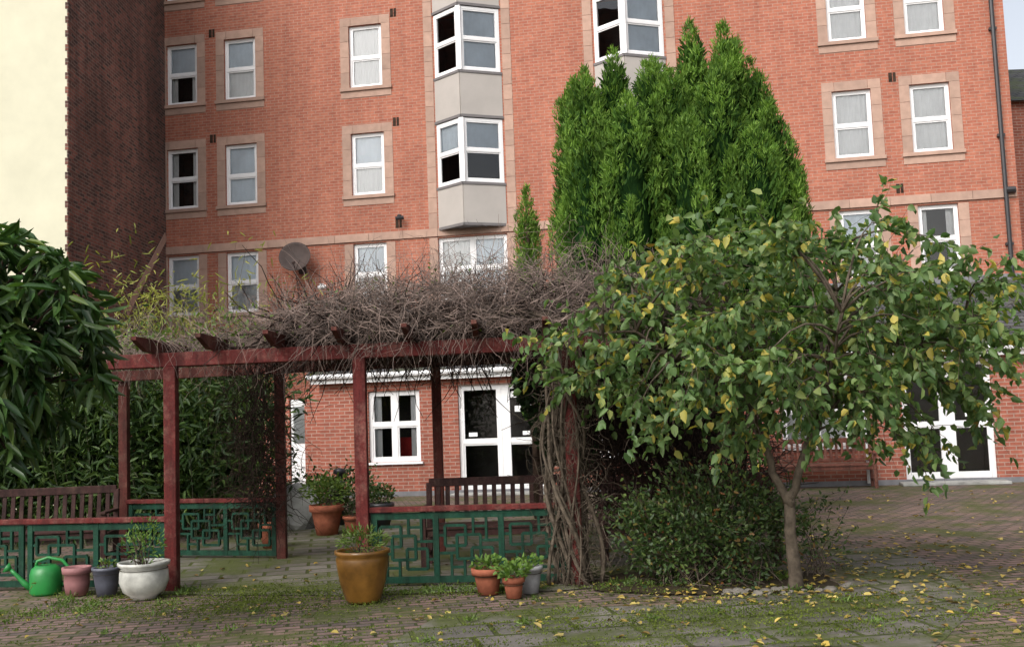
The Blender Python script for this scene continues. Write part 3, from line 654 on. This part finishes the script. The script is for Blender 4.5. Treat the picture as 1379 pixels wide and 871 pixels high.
for (bx,by,tx,ty,tz,rad) in LD_:
    bz=1.75
    core.tube([(bx+(tx-bx)*s,by+(ty-by)*s,bz+(tz-bz)*s) for s in (0,.15,.45,.72,.88,.94)],[rad*pf(s)*.60 for s in (0,.15,.45,.72,.88,.94)],12)
    H=tz-bz; n=int(44*H*rad/1.9)
    k=int(1500*H*rad/1.9); t=rng.random(k)*.95; a=rng.uniform(-math.pi,math.pi,k); q=rad*pf(t)*rng.uniform(.62,.9,k)
    P_=np.stack([bx+(tx-bx)*t+q*np.cos(a),by+(ty-by)*t+q*np.sin(a),bz+H*t],1); keep=P_[:,1]<15.5
    P_=P_[keep]; a=a[keep]; BP.append(P_); BD.append(np.stack([np.cos(a)*.5,np.sin(a)*.5,np.ones(len(a))],1)+rng.normal(size=(len(a),3))*.3)
    for i in range(n):
        t=random.random()**.85*.93; an=random.uniform(0,2*math.pi)
        q=rad*pf(t)*random.uniform(.75,1.0)
        x=bx+(tx-bx)*t+q*math.cos(an); y=by+(ty-by)*t+q*math.sin(an); z=bz+H*t
        if y>15.4 : continue
        h=random.uniform(.35,.85)*(1 if t<.8 else .6); t2=min(1,t+h/H); q2=q*.55+rad*pf(t2)*.45
        z2=min(z+h,tz+.02)
        PL.append(((x-.04*math.cos(an),y-.04*math.sin(an),z),(bx+(tx-bx)*t2+q2*math.cos(an)*1.05,by+(ty-by)*t2+q2*math.sin(an)*1.05,z2),random.uniform(.08,.16)))
    PL.append(((tx,ty,tz-.75),(tx+random.uniform(-.04,.04),ty,tz+.03),.17))
    PL.append(((tx,ty,tz-1.3),(tx,ty,tz-.4),.28))
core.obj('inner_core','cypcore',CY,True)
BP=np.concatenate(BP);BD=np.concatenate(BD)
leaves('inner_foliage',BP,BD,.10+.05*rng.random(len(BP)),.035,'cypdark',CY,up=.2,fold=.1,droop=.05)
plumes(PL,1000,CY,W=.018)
tr=MB(); base=(2.4,15)
tr.tube([(base[0],base[1],0),(base[0],base[1],2.2),(base[0]+.05,base[1],4)],[.2,.15,.06],12)
for i in range(7):
    a=i*.9; tr.tube([(base[0],base[1],.3+.1*i),(base[0]+.5*math.cos(a),base[1]+.5*math.sin(a),1.4),(base[0]+.9*math.cos(a),base[1]+.9*math.sin(a),2.9)],[.08,.06,.03],7)
tr.obj('trunk','darkbark',CY,True)
C2=empty('small_cypress_tree'); PL=[((.30,16.2,1.5),(.30,16.2,3.6),.22),((.30,16.2,3.0),(.30,16.2,5.16),.22)]
for i in range(30):
    an=random.uniform(0,6.28); z=random.uniform(3,4.4); PL.append(((.30+.15*math.cos(an),16.2+.15*math.sin(an),z),(.30+.12*math.cos(an),16.2+.12*math.sin(an),z+.5),.08))
plumes(PL,1000,C2); tr=MB(); tr.tube([(.3,16.2,0),(.3,16.2,4.9)],[.07,.02],8); tr.obj('trunk','darkbark',C2,True)
DT=empty('dead_conifer_branches'); m=3600
x=rng.uniform(.9,3.3,m);y=rng.uniform(13.3,14.8,m);z=rng.uniform(.3,2.9,m)
twigs('branches',walk(np.stack([x,y,z],1),rng.normal(size=(m,3))*[.8,.8,1]+[0,-.2,.1],.3+.5*rng.random(m),6,.3,.1),.011,'dtwig',DT)

# ------------------------------------------------------------------ fruit tree
def fruit_tree():
    E=empty('fruit_tree'); tr=MB(); bx,by=2.36,9.15
    tr.tube([(bx,by,-.02),(bx+.01,by,.12),(bx-.015,by,.5),(bx+.0,by,.85)],[.085,.06,.050,.048],10)
    limbs=[[(bx,by,.78),(bx+.12,by,1.1),(bx+.33,by,1.5),(bx+.45,by+.05,2.0),(bx+.5,by,2.6),(bx+.6,by,3.1)],
     [(bx,by,.72),(bx-.12,by+.03,1.0),(bx-.22,by+.05,1.35),(bx-.35,by+.1,1.8),(bx-.55,by,2.3),(bx-.8,by-.1,2.9)],
     [(bx+.33,by,1.5),(bx+.8,by-.2,1.85),(bx+1.3,by-.3,2.15),(bx+1.75,by-.3,2.1)],
     [(bx-.28,by+.08,1.55),(bx-.8,by-.2,1.9),(bx-1.3,by-.35,2.25),(bx-1.6,by-.4,2.25)],
     [(bx+.4,by,1.8),(bx+.5,by+.5,2.2),(bx+.6,by+1.0,2.7)],[(bx-.3,by+.1,1.7),(bx-.2,by+.6,2.1),(bx-.3,by+1.0,2.7)],
     [(bx+.3,by,1.45),(bx+.25,by-.6,1.9),(bx+.2,by-1.1,2.3)],[(bx+.5,by,2.2),(bx+1.0,by+.2,2.7),(bx+1.3,by+.2,2.95)]]
    lp=[]
    for i,l in enumerate(limbs):
        pts=[]
        for a,b in zip(l[:-1],l[1:]):
            for t in (0,.33,.66): pts.append(Vector(a).lerp(Vector(b),t)+Vector((random.uniform(-.02,.02),random.uniform(-.02,.02),random.uniform(-.02,.02))))
        pts.append(Vector(l[-1])); r0=.040 if i<2 else .026
        tr.tube(pts,[r0*(1-.75*j/(len(pts)-1)) for j in range(len(pts))],8); lp+=pts[2:]
    C=[]
    tries=0
    while len(C)<210 and tries<30000:
        tries+=1
        q=Vector((random.gauss(0,1),random.gauss(0,1),random.gauss(0,1))).normalized()*(random.random()**.42)
        p_=Vector((2.45+q.x*2.15,9.1+q.y*1.4,2.28+q.z*1.15))
        lo=np.interp(p_.x,[.5,1.0,1.5,2.0,2.4,2.8,3.2,3.6,4.4],[1.95,1.70,1.30,1.38,1.60,1.52,1.20,1.30,1.5])
        hi=np.interp(p_.x,[.5,1.0,1.3,1.7,2.1,2.5,3.0,3.4,3.8,4.2,4.5],[2.35,2.8,2.95,3.2,3.0,2.95,3.15,2.85,2.55,2.2,1.95])
        if p_.z<lo or p_.z>hi: continue
        C.append(p_)
    fine=MB(); P=[];D=[];TW=[];TD=[];TL=[]
    for c in C:
        n=min(lp,key=lambda a:(a-c).length+.6*max(0,a.z-c.z)); mid=n.lerp(c,.5)+Vector((0,0,.08+random.uniform(-.05,.08)))
        fine.tube([n,n.lerp(mid,.5)+Vector((0,0,.03)),mid,mid.lerp(c,.5)+Vector((0,0,.03)),c],[.013,.011,.009,.006,.004],5)
        out=(c-Vector((2.4,9.1,2.1))).normalized()
        for k in range(6): TW.append(c); TD.append(out*.8+Vector((random.gauss(0,.7),random.gauss(0,.7),random.gauss(0,.5)))); TL.append(random.uniform(.22,.60))
    TW=np.array([list(v) for v in TW]);TD=np.array([list(v) for v in TD]);Pt=walk(TW,TD,np.array(TL),8,.18,.11)
    twigs('twigs',Pt,.0035,'bark',E)
    m,k,_=Pt.shape
    for j in range(1,k):
        T=nrm(Pt[:,j]-Pt[:,j-1])
        for s in range(1 if j<3 else 2):
            keep=rng.random(m)<.75
            side=rng.normal(size=(m,3)); P.append((Pt[:,j]+rng.normal(size=(m,3))*.015)[keep]); D.append((T*.5+side*.6+np.array([0,0,-.45]))[keep])
    P=np.concatenate(P);D=np.concatenate(D); n=len(P)
    leaves('leaves',P,D,.060+.05*rng.random(n),.042+.03*rng.random(n),'appleleaf',E,up=.9,fold=.18,droop=.25)
    yi=rng.choice(n,520,replace=False); leaves('yellow_leaves',P[yi]+.02,D[yi]+[0,0,-.4],.075,.045,'yellowleaf',E)
    w_=rng.normal(size=(34,3))*[.12,.25,.16]+[1.22,8.6,2.70]; leaves('yellow_sprig',w_,rng.normal(size=(34,3))+[0,-.2,-.7],.09,.055,'yellowleaf',E)
    tr.obj('trunk_and_limbs','bark',E,True); fine.obj('branches','bark',E,True)
fruit_tree()

# ------------------------------------------------------------------ loquat (left)
def loquat():
    E=empty('loquat_tree'); tr=MB(); b=Vector((-4.1,7.2,0)); tr.tube([b,b+Vector((.05,0,1)),b+Vector((.1,0,2.0)),b+Vector((.2,0,2.7))],[.07,.06,.05,.03],8)
    P=[];D=[]
    for i in range(230):
        q=Vector((random.gauss(0,1),random.gauss(0,1),random.gauss(0,1))).normalized()*random.random()**.4
        c=Vector((-3.62+q.x*.90,7.1+q.y*.7,2.30+q.z*.88))
        if c.z<1.8 and c.x>-3.15-(1.8-c.z)*.6: continue
        if c.z>2.80 and c.x>-3.05: continue
        s=b+Vector((.1,0,random.uniform(1.4,2.6))); tr.tube([s,s.lerp(c,.5)+Vector((0,0,.08)),c],[.018,.012,.008],5)
        for k in range(15):
            a=random.uniform(0,6.28); P.append(c+Vector((random.gauss(0,.03),random.gauss(0,.03),random.gauss(0,.04)))); D.append(Vector((math.cos(a),math.sin(a),random.uniform(-1.6,.15)))+q*.5)
    n=len(P); leaves('leaves',np.array([list(v) for v in P]),np.array([list(v) for v in D]),.14+.09*rng.random(n),.040+.016*rng.random(n),'loquat',E,up=1.2,fold=.2,droop=.3)
    tr.obj('trunk_and_branches','darkbark',E,True)
loquat()

# ------------------------------------------------------------------ bamboo hedge
def bamboo(n,bx,k,culms,mat,L=.15,W=.022,cm='culm'):
    E=empty(n); x0,x1,y0,y1,h=bx
    c=np.stack([rng.uniform(x0,x1,culms),rng.uniform(y0,y1,culms),np.zeros(culms)],1)
    hh=h*(.75+.35*rng.random(culms))
    Pt=walk(c,rng.normal(size=(culms,3))*[.22,.15,0]+[0,0,1],hh,10,.09,-.02); twigs('culms',Pt,.009,cm,E,5)
    i=rng.integers(0,culms,k); j=rng.integers(2,10,k); P=Pt[i,j]+rng.normal(size=(k,3))*[.25,.22,.18]
    D=rng.normal(size=(k,3))*[1,1,.6]+[0,-.2,-.5]
    leaves('foliage',P,D,L*(.6+.8*rng.random(k)),W,mat,E,up=.8,fold=.08,droop=.25); return E
bamboo('bamboo_hedge',(-9.5,-3.9,14.6,16.6,2.7),28000,200,'bamboo',.17,.045)
bamboo('bamboo_clump',(-5.2,-4.5,15.8,16.6,4.2),1900,16,'bambooY',cm='bark')
bamboo('bamboo_clump',(-7.6,-5.4,15.5,17.5,3.6),3800,36,'bambooY',cm='bark')

# ------------------------------------------------------------------ bush
def bush(n,c,r,h,clumps,k,L,W,mat,z0=.05):
    E=empty(n); P=[];D=[]
    st=[]
    for i in range(clumps):
        q=Vector((random.gauss(0,1),random.gauss(0,1),random.gauss(0,1))).normalized()*random.random()**.35
        cc=Vector((c[0]+q.x*r[0],c[1]+q.y*r[1],max(z0,h*.5+q.z*h*.5+random.uniform(-.08,.1)))); st.append(cc)
        a=np.array(cc)+rng.normal(size=(k,3))*.085; P.append(a); D.append(a-np.array([c[0],c[1],h*.3])+rng.normal(size=(k,3))*.6)
    P=np.concatenate(P); P[:,2]=np.maximum(P[:,2],.02); D=np.concatenate(D); n_=len(P)
    leaves('leaves',P,D,L*(.6+.8*rng.random(n_)),W*(.7+.6*rng.random(n_)),mat,E)
    s0=np.tile([c[0],c[1],0],(len(st),1))+rng.normal(size=(len(st),3))*[r[0]*.3,r[1]*.3,0]; e=np.array([list(v) for v in st])
    t=np.linspace(0,1,6)[None,:,None]; Pt=s0[:,None,:]*(1-t)+e[:,None,:]*t+rng.normal(size=(len(st),6,3))*.02
    twigs('stems',Pt,.006,'bark',E,4)
    m=len(st); sp=walk(e,(e-s0)+rng.normal(size=(m,3))*.3,.36,6,.2); twigs('sprigs',sp,.003,'bark',E)
    pp=sp[:,1:].reshape(-1,3); pp=pp[pp[:,2]>.03]; leaves('sprig_leaves',pp,rng.normal(size=pp.shape)+[0,0,.3],L,W,mat,E)
bush('shrub',(1.72,9.72),(.86,.5),.96,175,40,.05,.027,'bush')
bush('weed_patch',(-4.45,8.8),(.25,.3),.12,10,16,.05,.015,'weed')
bush('planting_bed_shrub',(-2.9,16.6),(.8,.4),.8,60,30,.07,.035,'bush')
bush('climbing_rose',(2.75,9.9),(.25,.2),.75,14,14,.045,.025,'bush')

# ------------------------------------------------------------------ fallen leaves and weeds
def scatter(n,gens,L,W,mat,flat=True):
    P=np.concatenate(gens); k=len(P); P=np.concatenate([P,np.full((k,1),.016)],1); P[:,2]+=rng.random(k)*.012
    D=rng.normal(size=(k,3))*[1,1,.12 if flat else .6]+([0,0,0] if flat else [0,0,.8])
    return leaves(n,P,D,L*(.6+.8*rng.random(k)),W*(.7+.6*rng.random(k)),mat,None,up=5 if flat else .5,fold=.2,droop=.1)
scatter('fallen_leaves',[np.stack([rng.normal(3.5,1.2,600),rng.normal(9.4,1.6,600)],1),np.stack([rng.uniform(-5,6,330),rng.uniform(6.8,12,330)],1),np.stack([rng.normal(1.8,1.0,140),rng.normal(8.9,.3,140)],1),np.stack([rng.uniform(2,9,200),rng.uniform(11,18,200)],1)],.06,.042,'fallen')
cl=[]
for i in range(95):
    cx,cy=random.choice([(random.uniform(-5,4),random.uniform(6.8,9.8)),(random.uniform(-1.4,2.6),9.75+random.uniform(-.15,.1)),(random.uniform(-4.8,-3),random.uniform(9,10.5))])
    s=random.uniform(.03,.08); cl.append(np.stack([rng.normal(cx,s,24),rng.normal(cy,s,24)],1))
scatter('weeds',cl,.05,.012,'weed',False)
mc=[]
ca,sa=math.cos(math.radians(10.3)),math.sin(math.radians(10.3))
for i in range(460):
    cx,cy=random.choice([(random.uniform(-4.5,4.0),random.uniform(7.0,10.5)),(random.gauss(-2.2,.9),random.gauss(9.6,.5)),(random.gauss(1.5,1.2),random.gauss(8.0,.6))]); k=55
    a_=rng.normal(0,.2,k); b_=rng.normal(0,.02,k)
    mc.append(np.stack([cx+a_*ca+b_*sa,cy+a_*sa+b_*ca],1))
scatter('moss',mc,.014,.011,'mossy',False)
